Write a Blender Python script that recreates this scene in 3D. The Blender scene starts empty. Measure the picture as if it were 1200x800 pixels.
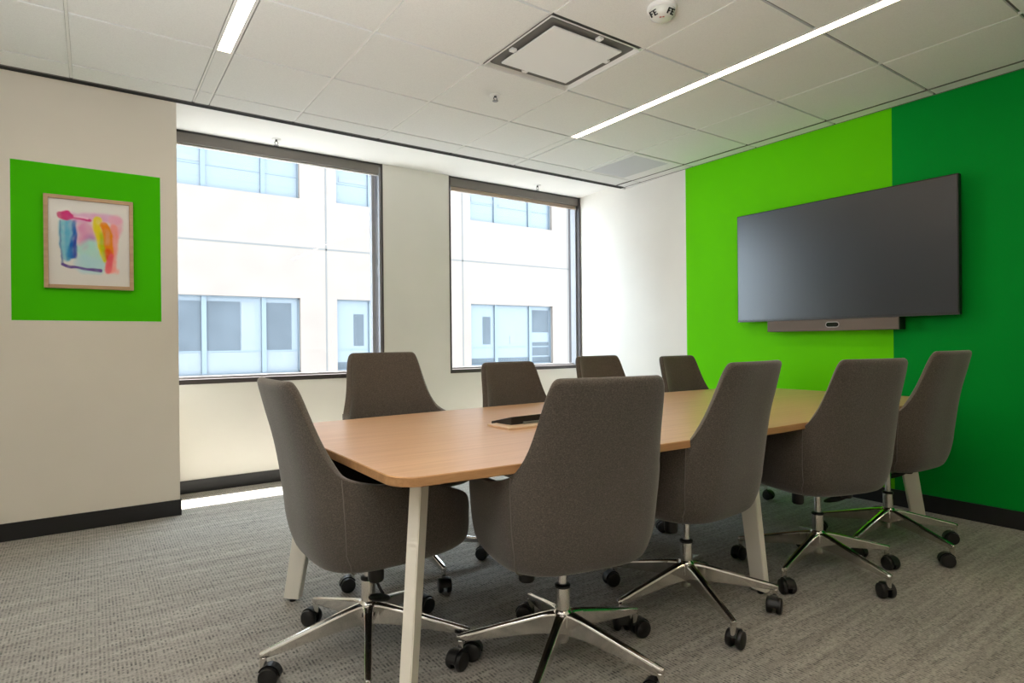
import bpy, bmesh, math, random
from mathutils import Vector, Matrix, noise
random.seed(7)
C = bpy.context.scene.collection
S = bpy.context.scene
PI = math.pi
R = math.radians

# ---------------------------------------------------------------- helpers
def link(name, me, mat=None, parent=None, loc=None, rot=None):
    o = bpy.data.objects.new(name, me)
    C.objects.link(o)
    if mat is not None:
        for m in (mat if isinstance(mat, (list, tuple)) else [mat]):
            o.data.materials.append(m)
    if parent: o.parent = parent
    if loc: o.location = loc
    if rot: o.rotation_euler = rot
    return o

def obj(name, bm, mat=None, parent=None, loc=None, rot=None, smooth=False):
    me = bpy.data.meshes.new(name)
    bmesh.ops.recalc_face_normals(bm, faces=bm.faces[:])
    bm.to_mesh(me); bm.free()
    if smooth:
        for p in me.polygons: p.use_smooth = True
    o = link(name, me, mat, parent, loc, rot)
    if not smooth and any(p.use_smooth for p in me.polygons): sharpen(me)
    return o

def sharpen(me, deg=38):
    bm = bmesh.new(); bm.from_mesh(me)
    for e in bm.edges:
        if len(e.link_faces) == 2 and (e.calc_face_angle(0) > R(deg) or not all(f.smooth for f in e.link_faces)): e.smooth = False
    bm.to_mesh(me); bm.free()

def auto_smooth(o, deg=35):
    me = o.data
    bm = bmesh.new(); bm.from_mesh(me)
    for f in bm.faces: f.smooth = True
    for e in bm.edges:
        if len(e.link_faces) == 2 and e.calc_face_angle(0) > R(deg): e.smooth = False
    bm.to_mesh(me); bm.free()
    return o

def thing(name, label, cat, loc=(0, 0, 0), rotz=0, group=None):
    o = bpy.data.objects.new(name, None); C.objects.link(o)
    o.empty_display_size = .1
    o.location = loc; o.rotation_euler = (0, 0, rotz)
    return tag(o, label, cat, group)

def tag(o, label, cat, group=None):
    o['label'] = label; o['category'] = cat
    if group: o['group'] = group
    return o

def struct(name, bm, m, parent=None, smooth=False):
    o = obj(name, bm, m, parent, smooth=smooth)
    if not parent: o['kind'] = 'structure'
    return o

def box(bm, x0, x1, y0, y1, z0, z1, mi=0, bev=0):
    vs = [bm.verts.new(p) for p in ((x0,y0,z0),(x1,y0,z0),(x1,y1,z0),(x0,y1,z0),(x0,y0,z1),(x1,y0,z1),(x1,y1,z1),(x0,y1,z1))]
    fs = [bm.faces.new([vs[i] for i in f]) for f in ((3,2,1,0),(4,5,6,7),(0,1,5,4),(1,2,6,5),(2,3,7,6),(3,0,4,7))]
    for f in fs: f.material_index = mi
    if bev:
        es = list({e for f in fs for e in f.edges})
        bmesh.ops.bevel(bm, geom=es, offset=bev, segments=2, affect='EDGES', profile=.5)
    return fs

def quad(bm, pts, mi=0):
    f = bm.faces.new([bm.verts.new(p) for p in pts]); f.material_index = mi
    return f

def prism(bm, pts, z0, z1, mi=0):
    a = [bm.verts.new((p[0], p[1], z0)) for p in pts]
    b = [bm.verts.new((p[0], p[1], z1)) for p in pts]
    n = len(pts); fs = [bm.faces.new(a[::-1]), bm.faces.new(b)]
    for i in range(n):
        fs.append(bm.faces.new((a[i], a[(i+1) % n], b[(i+1) % n], b[i])))
    for f in fs: f.material_index = mi
    return fs

def lathe(bm, prof, seg=24, M=None, mi=0):
    """prof: list of (r, z); closes ends where r == 0"""
    rings = []
    for r, z in prof:
        if r < 1e-6:
            rings.append([bm.verts.new((0, 0, z))])
        else:
            rings.append([bm.verts.new((r*math.cos(2*PI*i/seg), r*math.sin(2*PI*i/seg), z)) for i in range(seg)])
    for a, b in zip(rings, rings[1:]):
        for i in range(seg):
            j = (i+1) % seg
            if len(a) == 1 and len(b) == 1: continue
            if len(a) == 1: f = bm.faces.new((a[0], b[i], b[j]))
            elif len(b) == 1: f = bm.faces.new((a[i], b[0], a[j]))
            else: f = bm.faces.new((a[i], b[i], b[j], a[j]))
            f.material_index = mi; f.smooth = True
    if M is not None:
        bmesh.ops.transform(bm, matrix=M, verts=[v for r in rings for v in r])
    return rings

def tube(bm, pts, r, seg=8, mi=0):
    pts = [Vector(p) for p in pts]; rings = []
    n = len(pts); up = None
    for i, p in enumerate(pts):
        d = (pts[min(i+1, n-1)] - pts[max(i-1, 0)]).normalized()
        if up is None:
            up = d.orthogonal().normalized()
        up = (up - d * up.dot(d))
        up = up.normalized() if up.length > 1e-6 else d.orthogonal().normalized()
        s = d.cross(up)
        rr = r[i] if isinstance(r, (list, tuple)) else r
        rings.append([bm.verts.new(p + (up*math.cos(2*PI*k/seg) + s*math.sin(2*PI*k/seg))*rr) for k in range(seg)])
    for a, b in zip(rings, rings[1:]):
        for k in range(seg):
            f = bm.faces.new((a[k], a[(k+1) % seg], b[(k+1) % seg], b[k])); f.smooth = True; f.material_index = mi
    for ring in (rings[0][::-1], rings[-1]):
        f = bm.faces.new(ring); f.material_index = mi

def interp(tab, x):
    if x <= tab[0][0]: return tab[0][1]
    for (x0, y0), (x1, y1) in zip(tab, tab[1:]):
        if x <= x1:
            t = (x-x0)/(x1-x0)
            return y0+(y1-y0)*t
    return tab[-1][1]

def sinterp(tab, x):
    """Catmull-like smooth interpolation (monotone-ish)"""
    n = len(tab)
    if x <= tab[0][0]: return tab[0][1]
    if x >= tab[-1][0]: return tab[-1][1]
    for i in range(n-1):
        x0, y0 = tab[i]; x1, y1 = tab[i+1]
        if x <= x1:
            def sl(k):
                if k == 0 or k == n-1:
                    a, b = (tab[0], tab[1]) if k == 0 else (tab[-2], tab[-1])
                    return (b[1]-a[1])/(b[0]-a[0])
                a = (tab[k][1]-tab[k-1][1])/(tab[k][0]-tab[k-1][0])
                b = (tab[k+1][1]-tab[k][1])/(tab[k+1][0]-tab[k][0])
                return 0 if a*b <= 0 else 2*a*b/(a+b)
            h = x1-x0; t = (x-x0)/h
            return ((2*t**3-3*t**2+1)*y0 + (t**3-2*t**2+t)*h*sl(i) + (-2*t**3+3*t**2)*y1 + (t**3-t**2)*h*sl(i+1))

# ---------------------------------------------------------------- materials
def srgb(r, g, b):
    f = lambda c: (c/255/12.92) if c/255 <= .04045 else ((c/255+.055)/1.055)**2.4
    return (f(r), f(g), f(b), 1)

def mat(name, col, rough=.5, metal=0, spec=.5, **kw):
    m = bpy.data.materials.new(name); m.use_nodes = True
    b = m.node_tree.nodes['Principled BSDF']
    b.inputs['Base Color'].default_value = col if len(col) == 4 else (*col, 1)
    b.inputs['Roughness'].default_value = rough
    b.inputs['Metallic'].default_value = metal
    b.inputs['Specular IOR Level'].default_value = spec
    for k, v in kw.items():
        b.inputs[k.replace('_', ' ')].default_value = v
    return m

class NT:
    def __init__(s, m): s.t = m.node_tree; s.b = s.t.nodes.get('Principled BSDF')
    def n(s, typ, **kw):
        x = s.t.nodes.new(typ)
        for k, v in kw.items():
            if k.startswith('i_'): 
                key = k[2:]; key = int(key) if key.isdigit() else key.replace('_', ' ')
                x.inputs[key].default_value = v
            else: setattr(x, k, v)
        return x
    def l(s, a, b): s.t.links.new(a, b)
    def ramp(s, fac, stops, interp='LINEAR'):
        r = s.n('ShaderNodeValToRGB'); s.l(fac, r.inputs[0]); cr = r.color_ramp; cr.interpolation = interp
        while len(cr.elements) < len(stops): cr.elements.new(.5)
        for e, (p, c) in zip(cr.elements, stops):
            e.position = p; e.color = c if len(c) == 4 else (*c, 1)
        return r.outputs[0]
    def coords(s, scale=(1, 1, 1), kind='Object', rot=(0, 0, 0)):
        tc = s.n('ShaderNodeTexCoord'); mp = s.n('ShaderNodeMapping')
        mp.inputs['Scale'].default_value = scale; mp.inputs['Rotation'].default_value = rot
        s.l(tc.outputs[kind], mp.inputs[0]); return mp.outputs[0]
    def math(s, op, a, b=None):
        x = s.n('ShaderNodeMath', operation=op)
        for i, v in enumerate((a, b)):
            if v is None: continue
            if isinstance(v, (int, float)): x.inputs[i].default_value = v
            else: s.l(v, x.inputs[i])
        return x.outputs[0]
    def noise(s, vec, scale, detail=2, rough=.5):
        x = s.n('ShaderNodeTexNoise'); x.inputs['Scale'].default_value = scale
        x.inputs['Detail'].default_value = detail; x.inputs['Roughness'].default_value = rough
        s.l(vec, x.inputs['Vector']); return x.outputs[0]
    def bump(s, h, strength=.2, dist=.01):
        x = s.n('ShaderNodeBump'); x.inputs['Strength'].default_value = strength; x.inputs['Distance'].default_value = dist
        s.l(h, x.inputs['Height']); s.l(x.outputs[0], s.b.inputs['Normal'])

def paint(name, col, rough=.6, amt=.03, spec=.3):
    m = mat(name, col, rough, spec=spec); t = NT(m)
    v = t.coords(); n = t.noise(v, 1.7, 3)
    c0 = tuple(x*(1-amt) for x in col[:3]); c1 = tuple(min(1, x*(1+amt)) for x in col[:3])
    t.l(t.ramp(n, [(.3, c0), (.7, c1)]), t.b.inputs['Base Color'])
    t.bump(t.noise(v, 260, 2), .04, .002)
    return m

M = {}
M['wall_white'] = paint('warm white wall paint', (.76, .74, .69, 1))
M['wall_grey'] = paint('warm greige wall paint', (.72, .67, .59, 1))
M['lime'] = paint('lime green wall paint', (.125, .62, .0015, 1), rough=.6, spec=.06)
M['green_square'] = paint('grass green wall paint', (.060, .52, .0, 1), rough=.6, spec=.06)
M['dark_green'] = paint('emerald green wall paint', (.0, .27, .028, 1), rough=.6, spec=.06)
M['soffit'] = paint('white soffit paint', (.82, .82, .80, 1))
M['rubber'] = mat('black rubber base', (.008, .008, .009, 1), .42)
M['black'] = mat('black plastic', (.006, .006, .0065, 1), .42)
M['black_gap'] = mat('black reveal', (.004, .004, .004, 1), .8)
M['grid_shaded'] = mat('grid metal in shadow', (.13, .125, .115, 1), .6)  # dark colour carries the shade of the tile joints
M['grid'] = mat('white grid metal', (.84, .84, .82, 1), .5)
M['white_metal'] = mat('white powder coat', (.80, .80, .79, 1), .38)
M['satin_alu'] = mat('satin bright metal', (.75, .75, .76, 1), .28, .9)
M['vent_white'] = mat('satin white vent metal', (.70, .70, .70, 1), .3, .25)
M['chrome'] = mat('polished aluminium', (.80, .78, .75, 1), .13, 1)
M['piston'] = mat('chromed steel', (.85, .85, .86, 1), .06, 1)
M['frame_dark'] = mat('dark anodised frame', (.030, .028, .028, 1), .45)
M['frame_grey'] = mat('grey anodised frame', (.30, .30, .31, 1), .4, .3)
M['shade_grey'] = paint('taupe headbox', (.17, .155, .14, 1), .5)
M['hem'] = paint('beige shade fabric', (.46, .37, .29, 1), .8)
M['sill_dark'] = mat('dark bronze sill', (.055, .045, .045, 1), .35)

def leg_paint():
    m = mat('off white powder coated leg', (.78, .74, .66, 1), .42); return m
M['leg'] = leg_paint()

def carpet():
    m = mat('woven loop carpet', (.2, .2, .2, 1), .95, spec=.1); t = NT(m)
    tc = t.n('ShaderNodeTexCoord'); v = tc.outputs['Object']
    sep = t.n('ShaderNodeSeparateXYZ'); t.l(v, sep.inputs[0])
    x, y = sep.outputs[0], sep.outputs[1]
    wob = t.noise(t.coords((2.2, 2.2, 1)), 1, 1)
    xr = t.math('ADD', x, t.math('MULTIPLY', wob, .004))
    PER = .0125
    ribs = t.math('MULTIPLY_ADD', t.math('SINE', t.math('MULTIPLY', xr, 2*PI/PER)), .5); ribs.node.inputs[2].default_value = .5
    cid = t.math('FLOOR', t.math('DIVIDE', xr, PER))
    cmb = t.n('ShaderNodeCombineXYZ'); t.l(t.math('MULTIPLY', cid, 3.7), cmb.inputs[0]); t.l(t.math('MULTIPLY', y, 62), cmb.inputs[1])
    dash = t.ramp(t.noise(cmb.outputs[0], 1, 1, .5), [(.40, (0, 0, 0)), (.58, (1, 1, 1))])
    dots = t.math('MULTIPLY', ribs, dash)
    # streaky yarn variation along the room's length
    streak = t.noise(t.coords((4.5, 70, 1)), 1, 3, .6)
    streak2 = t.noise(t.coords((1.1, 24, 1)), 1, 2, .6)
    fine = t.noise(t.coords((160, 160, 1)), 1, 2, .6)
    amp = t.ramp(streak, [(.36, (.25,)*3), (.66, (1,)*3)])
    d2 = t.math('MULTIPLY', dots, amp)
    base = t.math('ADD', t.math('MULTIPLY', streak2, .5), t.math('MULTIPLY', fine, .5))
    light = t.ramp(base, [(.33, (.225, .208, .184)), (.66, (.43, .405, .362))])
    mix = t.n('ShaderNodeMix', data_type='RGBA'); t.l(d2, mix.inputs[0])
    t.l(light, mix.inputs[6]); mix.inputs[7].default_value = (.036, .035, .036, 1)
    t.l(mix.outputs[2], t.b.inputs['Base Color'])
    t.b.inputs['Sheen Weight'].default_value = .15
    h = t.math('SUBTRACT', t.math('MULTIPLY', fine, .5), d2)
    t.bump(h, .35, .004)
    return m
M['carpet'] = carpet()

def fabric():
    m = mat('heathered wool upholstery', (.13, .112, .095, 1), .95, spec=.15); t = NT(m)
    v = t.coords()
    n = t.noise(v, 300, 2, .75); n2 = t.noise(t.coords((190, 190, 420)), 1, 1)
    mixn = t.math('ADD', t.math('MULTIPLY', n, .6), t.math('MULTIPLY', n2, .4))
    t.l(t.ramp(mixn, [(.34, (.046, .038, .031)), (.52, (.088, .073, .060)), (.70, (.158, .133, .110))]), t.b.inputs['Base Color'])
    t.b.inputs['Sheen Weight'].default_value = .35
    t.b.inputs['Sheen Roughness'].default_value = .5
    t.bump(mixn, .25, .0015)
    return m
M['fabric'] = fabric()
M['seam'] = paint('seam thread', (.17, .15, .13, 1), .9)

def wood(name, c0, c1, rough, scale=1.0):
    m = mat(name, c0, rough, spec=.5); t = NT(m)
    g = t.noise(t.coords((1.5, 42, 42)), 1*scale, 4, .6)
    f = t.noise(t.coords((9, 260, 260)), 1*scale, 2, .6)
    s_ = t.math('ADD', t.math('MULTIPLY', g, .65), t.math('MULTIPLY', f, .35))
    t.l(t.ramp(s_, [(.35, c0), (.65, c1)]), t.b.inputs['Base Color'])
    return m
M['beech'] = wood('light oak laminate', (.50, .285, .150), (.62, .385, .225), .33)
M['beech_edge'] = wood('oak edge band', (.38, .19, .075), (.50, .27, .12), .4)
M['frame_wood'] = wood('natural wood picture frame', (.42, .26, .14), (.54, .35, .20), .5)
M['pale_wood'] = wood('pale wood tray', (.62, .44, .29), (.70, .52, .36), .4)

def tile():
    m = mat('mineral ceiling tile', (.62, .62, .60, 1), .9, spec=.1); t = NT(m)
    v = t.coords(); n = t.noise(v, 190, 2, .7)
    t.l(t.ramp(n, [(.3, (.76, .765, .755)), (.6, (.82, .825, .815))]), t.b.inputs['Base Color'])
    t.bump(n, .12, .002)
    return m
M['tile'] = tile()

def emit(name, col, s):
    m = bpy.data.materials.new(name); m.use_nodes = True; nt = m.node_tree
    nt.nodes.clear(); e = nt.nodes.new('ShaderNodeEmission'); o = nt.nodes.new('ShaderNodeOutputMaterial')
    e.inputs[0].default_value = (*col, 1); e.inputs[1].default_value = s
    nt.links.new(e.outputs[0], o.inputs[0]); return m
M['led'] = emit('warm white diffuser', (1, .77, .52), 23.0)

def thin_glass(name, tint, refl=.06):
    m = bpy.data.materials.new(name); m.use_nodes = True; nt = m.node_tree; nt.nodes.clear()
    tr = nt.nodes.new('ShaderNodeBsdfTransparent'); tr.inputs[0].default_value = (*tint, 1)
    gl = nt.nodes.new('ShaderNodeBsdfGlossy'); gl.inputs['Roughness'].default_value = .02
    mx = nt.nodes.new('ShaderNodeMixShader'); mx.inputs[0].default_value = refl
    o = nt.nodes.new('ShaderNodeOutputMaterial')
    nt.links.new(tr.outputs[0], mx.inputs[1]); nt.links.new(gl.outputs[0], mx.inputs[2]); nt.links.new(mx.outputs[0], o.inputs[0])
    return m
M['glass'] = thin_glass('clear window glass', (.97, .98, .975), .010)

M['facade'] = paint('pale precast concrete', (.148, .118, .099, 1), .8, .05)
M['facade_joint'] = mat('facade joint', (.085, .08, .074, 1), .9)
M['far_glass'] = mat('reflective blue grey glass', (.088, .100, .112, 1), .3, spec=.5)
M['far_mullion'] = mat('pale blue mullion', (.080, .097, .110, 1), .5)
M['far_blind'] = paint('blue grey interior', (.048, .055, .062, 1), .8, .12)
M['far_pale'] = paint('pale interior panel', (.118, .124, .132, 1), .8, .04)
M['ground'] = paint('courtyard paving', (.25, .24, .23, 1), .9)

def screen():
    m = mat('black display glass', (.006, .011, .021, 1), .28, spec=.9); return m
M['screen'] = screen()
M['bar_cloth'] = paint('grey brown speaker cloth', (.15, .128, .115, 1), .75, .08)

# ---------------------------------------------------------------- dimensions (metres)
CAMZ = 1.0906
CEIL = 2.597
SOF = 2.671
YW = 4.99        # window wall face
YP = 4.394       # picture wall face
XP = .457        # end of picture wall
XT = 4.295       # screen wall face
XL = -1.9        # left wall
YF = -1.3        # wall behind the camera
YS = 4.24        # slot at the edge of the tiles
W1 = (.28, 2.113); W2 = (2.778, 4.424); ZS = .802
XR = 4.43        # right wall where it meets the window wall

# ---------------------------------------------------------------- room shell
bm = bmesh.new(); box(bm, XL-.1, 4.75, YF-.1, 5.17, -.12, 0)
struct('floor', bm, M['carpet'])

# ceiling tiles on a recessed grid
GX = [1.132-.6096*i for i in range(6)]   # placeholder columns left of the middle run
cols = [(-1.9, -1.302), (-1.302, -.693), (-.693, -.083), (-.083, .527), (.612, 1.132), (1.132, 1.742), (1.742, 2.352), (2.352, 2.898), (2.966, 3.566), (3.566, 4.172), (4.172, 4.37)]
rows = [(3.977, 4.187)] + [(3.977-.6096*(i+1), 3.977-.6096*i) for i in range(8)] + [(YF, 3.977-.6096*8)]
SUP = (1.742, 2.352, 3.977-.6096*3, 3.977-.6096*2)   # supply diffuser cell
RET = (3.566, 4.172, 3.977-.6096, 3.977)             # return grille cell
bm = bmesh.new()
g = .0075
for i, (x0, x1) in enumerate(cols):
    for j, (y0, y1) in enumerate(rows):
        if (x0, x1) == SUP[:2] and abs(y0-SUP[2]) < .01: continue
        if (x0, x1) == RET[:2] and abs(y0-RET[2]) < .01: continue
        xa = x0+g if x0 > XL else x0
        xb = x1-g if x1 < 4.29 else (4.30 if y1 < 3.4 else 4.37)
        if i == 10: xa = x0+.006
        box(bm, xa, xb, y0+.008 if y0 > YF else y0, y1-.008, CEIL, CEIL+.02)
# light lines continue as tiles between the wall-side end of each luminaire and the slot
for x0, x1 in ((.527, .612), (2.898, 2.966)):
    for y0, y1 in rows[:1]+rows[1:2]:
        box(bm, x0+(0 if x0 > 1 else g), x1-g, y0+g, y1-g, CEIL, CEIL+.02)
ceil = struct('ceiling', bm, M['tile'])
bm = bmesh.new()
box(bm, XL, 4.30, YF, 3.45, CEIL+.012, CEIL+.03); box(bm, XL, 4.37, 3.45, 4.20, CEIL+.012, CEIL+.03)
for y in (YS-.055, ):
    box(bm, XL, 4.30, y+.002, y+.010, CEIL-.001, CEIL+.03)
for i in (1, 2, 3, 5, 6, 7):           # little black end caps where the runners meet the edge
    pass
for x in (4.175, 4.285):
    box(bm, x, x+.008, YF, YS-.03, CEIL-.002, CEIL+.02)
obj('ceiling_grid', bm, M['grid_shaded'], ceil)
for x in (-1.302, -.693, -.083, .5285, .6105, 1.132, 1.742, 2.352, 3.566):
    bm = bmesh.new(); w_ = .0062 if abs(x-.57) > .1 else .0045
    box(bm, x-w_, x+w_, YF, 4.186, CEIL+.003, CEIL+.0125); obj('ceiling_runner', bm, M['grid'], ceil)
bm = bmesh.new()
for x in (-.083, .527, 1.132, 1.742, 2.352, 2.93, 3.566):
    box(bm, x-.007, x+.007, 4.185, 4.190, CEIL-.0015, CEIL+.01)
obj('runner_end_clip', bm, M['black_gap'], ceil)
bm = bmesh.new(); box(bm, XL, 4.293, YS-.042, YS, CEIL-.003, CEIL+.05)
struct('trim_1', bm, M['black_gap'])
bm = bmesh.new(); box(bm, XL, 4.55, YS+.012, 5.17, SOF, SOF+.1); box(bm, XL, 4.5, YS, YS+.012, CEIL+.002, SOF+.1)
struct('trim_2', bm, M['soffit'])
bm = bmesh.new(); box(bm, XL-.1, 4.75, YF-.1, YS+.02, SOF+.08, SOF+.2)
struct('trim_3', bm, M['black_gap'])

# picture wall (closer than the window wall), with its painted green square
bm = bmesh.new()
gx0, gx1, gz0, gz1 = -.3705, .363, 1.241, 2.153
xs = [XL, gx0, gx1, XP]; zs = [0, gz0, gz1, SOF]
for i in range(3):
    for k in range(3):
        quad(bm, [(xs[i], YP, zs[k]), (xs[i+1], YP, zs[k]), (xs[i+1], YP, zs[k+1]), (xs[i], YP, zs[k+1])], 1 if (i == 1 and k == 1) else 0)
quad(bm, [(XP, YP, 0), (XP, 5.17, 0), (XP, 5.17, SOF), (XP, YP, SOF)])
quad(bm, [(XL, 5.17, 0), (XL, 5.17, SOF), (XP, 5.17, SOF), (XP, 5.17, 0)])
bmesh.ops.remove_doubles(bm, verts=bm.verts[:], dist=1e-4)
struct('wall_back_left', bm, [M['wall_grey'], M['green_square']])

# window wall
bm = bmesh.new(); D = 5.17
box(bm, XP-.2, XR+.02, YW, D, 0, ZS)
box(bm, W1[1], W2[0], YW, D, ZS, SOF+.05)
box(bm, W2[1], 4.75, YW, D, 0, SOF+.05)
box(bm, XP-.2, W2[1], YW+.02, D, SOF-.002, SOF+.3)
struct('wall_back', bm, M['wall_white'])

# screen wall: white, lime and dark green zones
bm = bmesh.new()
ys = [YF, 1.788, 3.452, YS+.01]
for i, mi in enumerate((2, 1)):
    quad(bm, [(XT, ys[i], 0), (XT, ys[i+1], 0), (XT, ys[i+1], SOF+.08), (XT, ys[i], SOF+.08)], mi)
quad(bm, [(XT, ys[2], 0), (XR, YW, 0), (XR, YW, SOF+.08), (XT, ys[2], SOF+.08)], 0)
quad(bm, [(XR, YW, 0), (XR+.3, YW, 0), (XR+.3, YW, SOF), (XR, YW, SOF)], 0)
quad(bm, [(XR+.3, YW, 0), (XR+.3, YF, 0), (XR+.3, YF, SOF+.08), (XR+.3, YW, SOF+.08)], 0)
quad(bm, [(XR+.3, YF, 0), (XT, YF, 0), (XT, YF, SOF+.08), (XR+.3, YF, SOF+.08)], 0)
bmesh.ops.remove_doubles(bm, verts=bm.verts[:], dist=1e-4)
struct('wall_right', bm, [M['wall_white'], M['lime'], M['dark_green']])
bm = bmesh.new(); box(bm, XL-.1, XL, YF-.1, 5.17, 0, SOF+.1); struct('wall_left', bm, M['wall_white'])
bm = bmesh.new(); box(bm, XL-.1, 4.75, YF-.1, YF, 0, SOF+.1); struct('wall_front', bm, M['wall_white'])

# baseboards
bm = bmesh.new(); box(bm, XL, XP+.007, YP-.007, YP, 0, .1); box(bm, XP, XP+.007, YP, YW, 0, .1); struct('baseboard_left', bm, M['rubber'])
bm = bmesh.new(); box(bm, XP+.007, XR, YW-.008, YW, 0, .095); struct('baseboard_back', bm, M['rubber'])
bm = bmesh.new(); box(bm, XT-.008, XT, YF, 3.452, 0, .105); quad(bm, [(XT-.008, 3.452, 0), (XR-.008, YW, 0), (XR-.008, YW, .105), (XT-.008, 3.452, .105)]); quad(bm, [(XT-.008, 3.452, .105), (XR-.008, YW, .105), (XR, YW, .105), (XT, 3.452, .105)]); struct('baseboard_right', bm, M['rubber'])

# ---------------------------------------------------------------- windows
def window(name, x0, x1, chan):
    # chan: wide side channel at the right (window with visible jamb)
    yg = YW+.09
    bm = bmesh.new()
    # bottom dark sill nosing and rails
    box(bm, x0, x1, YW-.004, D, ZS-.002, ZS+.033)
    box(bm, x0, x0+.016, YW-.004, D, ZS+.033, SOF-.002)
    if chan:
        box(bm, x1-.014, x1, YW-.004, D, ZS+.033, SOF-.002)
    else:
        box(bm, x1-.022, x1, YW-.004, D, ZS+.033, SOF-.002)
    box(bm, x0, x1, yg, D, SOF-.03, SOF)
    f = struct(name, bm, M['sill_dark'])
    bm = bmesh.new()
    if chan:
        box(bm, x1-.075, x1-.043, yg-.02, yg+.03, ZS+.033, SOF-.03)
        box(bm, x1-.030, x1-.014, YW+.01, yg, ZS+.033, SOF-.03)
    else:
        box(bm, x1-.040, x1-.022, yg-.05, yg+.03, ZS+.033, SOF-.03)
    box(bm, x0+.016, x1-.03, yg, yg+.03, ZS+.033, ZS+.05)
    obj('window_frame', bm, M['frame_grey'], f)
    bm = bmesh.new(); box(bm, x0+.01, x1-.02, yg+.012, yg+.018, ZS+.03, SOF-.02)
    obj('window_pane', bm, M['glass'], f)
    return f
window('window_1', W1[0], W1[1], True)
window('window_2', W2[0], W2[1], False)

def roller_shade(x0, x1, label, zfab, zhem):
    t = thing('roller_shade', label, 'roller shade', ((x0+x1)/2, YW+.03, SOF))
    w = (x1-x0)/2
    bm = bmesh.new(); box(bm, -w, w, -.018, .05, -.088, -.002, bev=.002); obj('headbox', bm, M['shade_grey'], t)
    bm = bmesh.new(); box(bm, -w, w, -.024, -.018, -.014, -.001); obj('cover_trim', bm, M['frame_dark'], t)
    bm = bmesh.new(); box(bm, -w+.03, w-.015, .012, .015, zfab, -.08); obj('shade_cloth', bm, M['hem'], t)
    bm = bmesh.new(); box(bm, -w+.03, w-.015, .006, .022, zhem, zfab+.002, bev=.003); obj('hem_bar', bm, M['white_metal'] if zhem > -.125 else M['hem'], t)
    return t
roller_shade(W1[0], W1[1]-.014, 'taupe roller shade headbox across the top of the left window', -.094, -.101)
roller_shade(W2[0]+.016, W2[1]-.006, 'roller shade with beige cloth edge showing atop the right window', -.118, -.1255)

# ---------------------------------------------------------------- building outside
YB = 14.5
bld = thing('office_building', 'pale concrete office building across the courtyard outside both windows', 'building', (6, YB, -8))
def lb(x0, x1, y0, y1, z0, z1, bm, mi=0): box(bm, x0-6, x1-6, y0-YB, y1-YB, z0+8, z1+8, mi)
bays = [(-6.79+3.82*i) for i in range(8)]     # left joint of each bay
levels = [-3.65, .43, 4.535]
heads = 1.745
bm = bmesh.new()
# wall built around the window openings
xe = [bays[0]]+[v for b in bays for v in (b+.26, b+3.2)]+[bays[-1]+3.82]
ze = [-8]+[v for z in levels for v in (z, z+heads)]+[8.3]
for i in range(len(xe)-1):
    for k in range(len(ze)-1):
        if i % 2 == 1 and k % 2 == 1: continue
        lb(xe[i], xe[i+1], YB, YB+.4, ze[k], ze[k+1], bm)
lb(bays[0], bays[-1]+3.82, YB+.5, YB+.6, -8, 8.3, bm)
obj('wall', bm, M['facade'], bld)
bm = bmesh.new()
for b in bays: lb(b-.018, b+.018, YB-.004, YB+.002, -8, 8.3, bm)
for z in (-.72, 3.37): lb(bays[0], bays[-1]+3.82, YB-.004, YB+.002, z-.018, z+.018, bm)
obj('panel_joint', bm, M['facade_joint'], bld)
rnd = random.Random(3)
for bi, b in enumerate(bays):
    for zi, z in enumerate(levels):
        if bi in (0, 7) or zi == 0: 
            continue
        x0, x1, z0, z1 = b+.26, b+3.2, z, z+heads
        bm = bmesh.new()
        lb(x0, x1, YB+.10, YB+.16, z0, z0+.03, bm); lb(x0, x1, YB+.10, YB+.16, z1-.03, z1, bm)
        lb(x0, x0+.03, YB+.10, YB+.16, z0, z1, bm); lb(x1-.03, x1, YB+.10, YB+.16, z0, z1, bm)
        for mx in (b+1.16, b+2.40): lb(mx-.05, mx+.05, YB+.08, YB+.16, z0, z1, bm)
        lb(x0, x1, YB+.12, YB+.15, z0+.50, z0+.53, bm)
        w = obj('window', bm, M['far_mullion'], bld)
        bm = bmesh.new(); lb(x0, x1, YB+.13, YB+.14, z0, z1, bm); obj('pane', bm, M['far_glass'], w)
        # interiors read through the glass as flat lighter and darker areas
        a = rnd.random()*.2
        def patch(name, m_, xa, xb, za, zb):
            bm = bmesh.new(); lb(xa, xb, YB+.122, YB+.128, za, zb, bm); obj(name, bm, M[m_], w)
        if zi == 1 and bi in (1, 2):
            patch('blind', 'far_blind', x0+.32, b+1.10, z0+.53, z1-.12)
            patch('blind', 'far_blind', b+1.22, b+1.90, z0+.53, z1-.12)
            patch('blind', 'far_blind', b+2.46, b+3.02, z0+.53, z1-.12)
            patch('interior_panel', 'far_pale', b+1.92, b+2.22, z0+.53, z1-.12)
        elif zi == 1:
            patch('interior_panel', 'far_blind', b+.72, b+.98, z0+.6, z1-.35)
            patch('interior_panel', 'far_pale', b+1.66, b+1.80, z0+.6, z0+.85)
            patch('blind', 'far_blind', b+2.46, b+3.12, z0+.95, z1-.12)
            patch('blind', 'far_blind', b+2.46, b+3.12, z0+.24, z0+.65)
        else:
            patch('interior_panel', 'far_pale', b+1.3, b+2.2, z0+.50, z0+.60)
            patch('interior_panel', 'far_pale', x0+.1, x0+.85+a, z0+.56, z0+.68)
        if zi == 1:
            for xa, xb in ((x0+.04, b+1.10), (b+1.22, b+2.34), (b+2.46, x1-.04)): patch('lower_panel', 'far_pale' if bi in (1, 2) else 'far_blind', xa, xb, z0+.03, z0+(.49 if bi in (1, 2) else .2))
bm = bmesh.new(); box(bm, -30, 40, 5.3, 40, -8.2, -8); struct('ground', bm, M['ground'])
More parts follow.
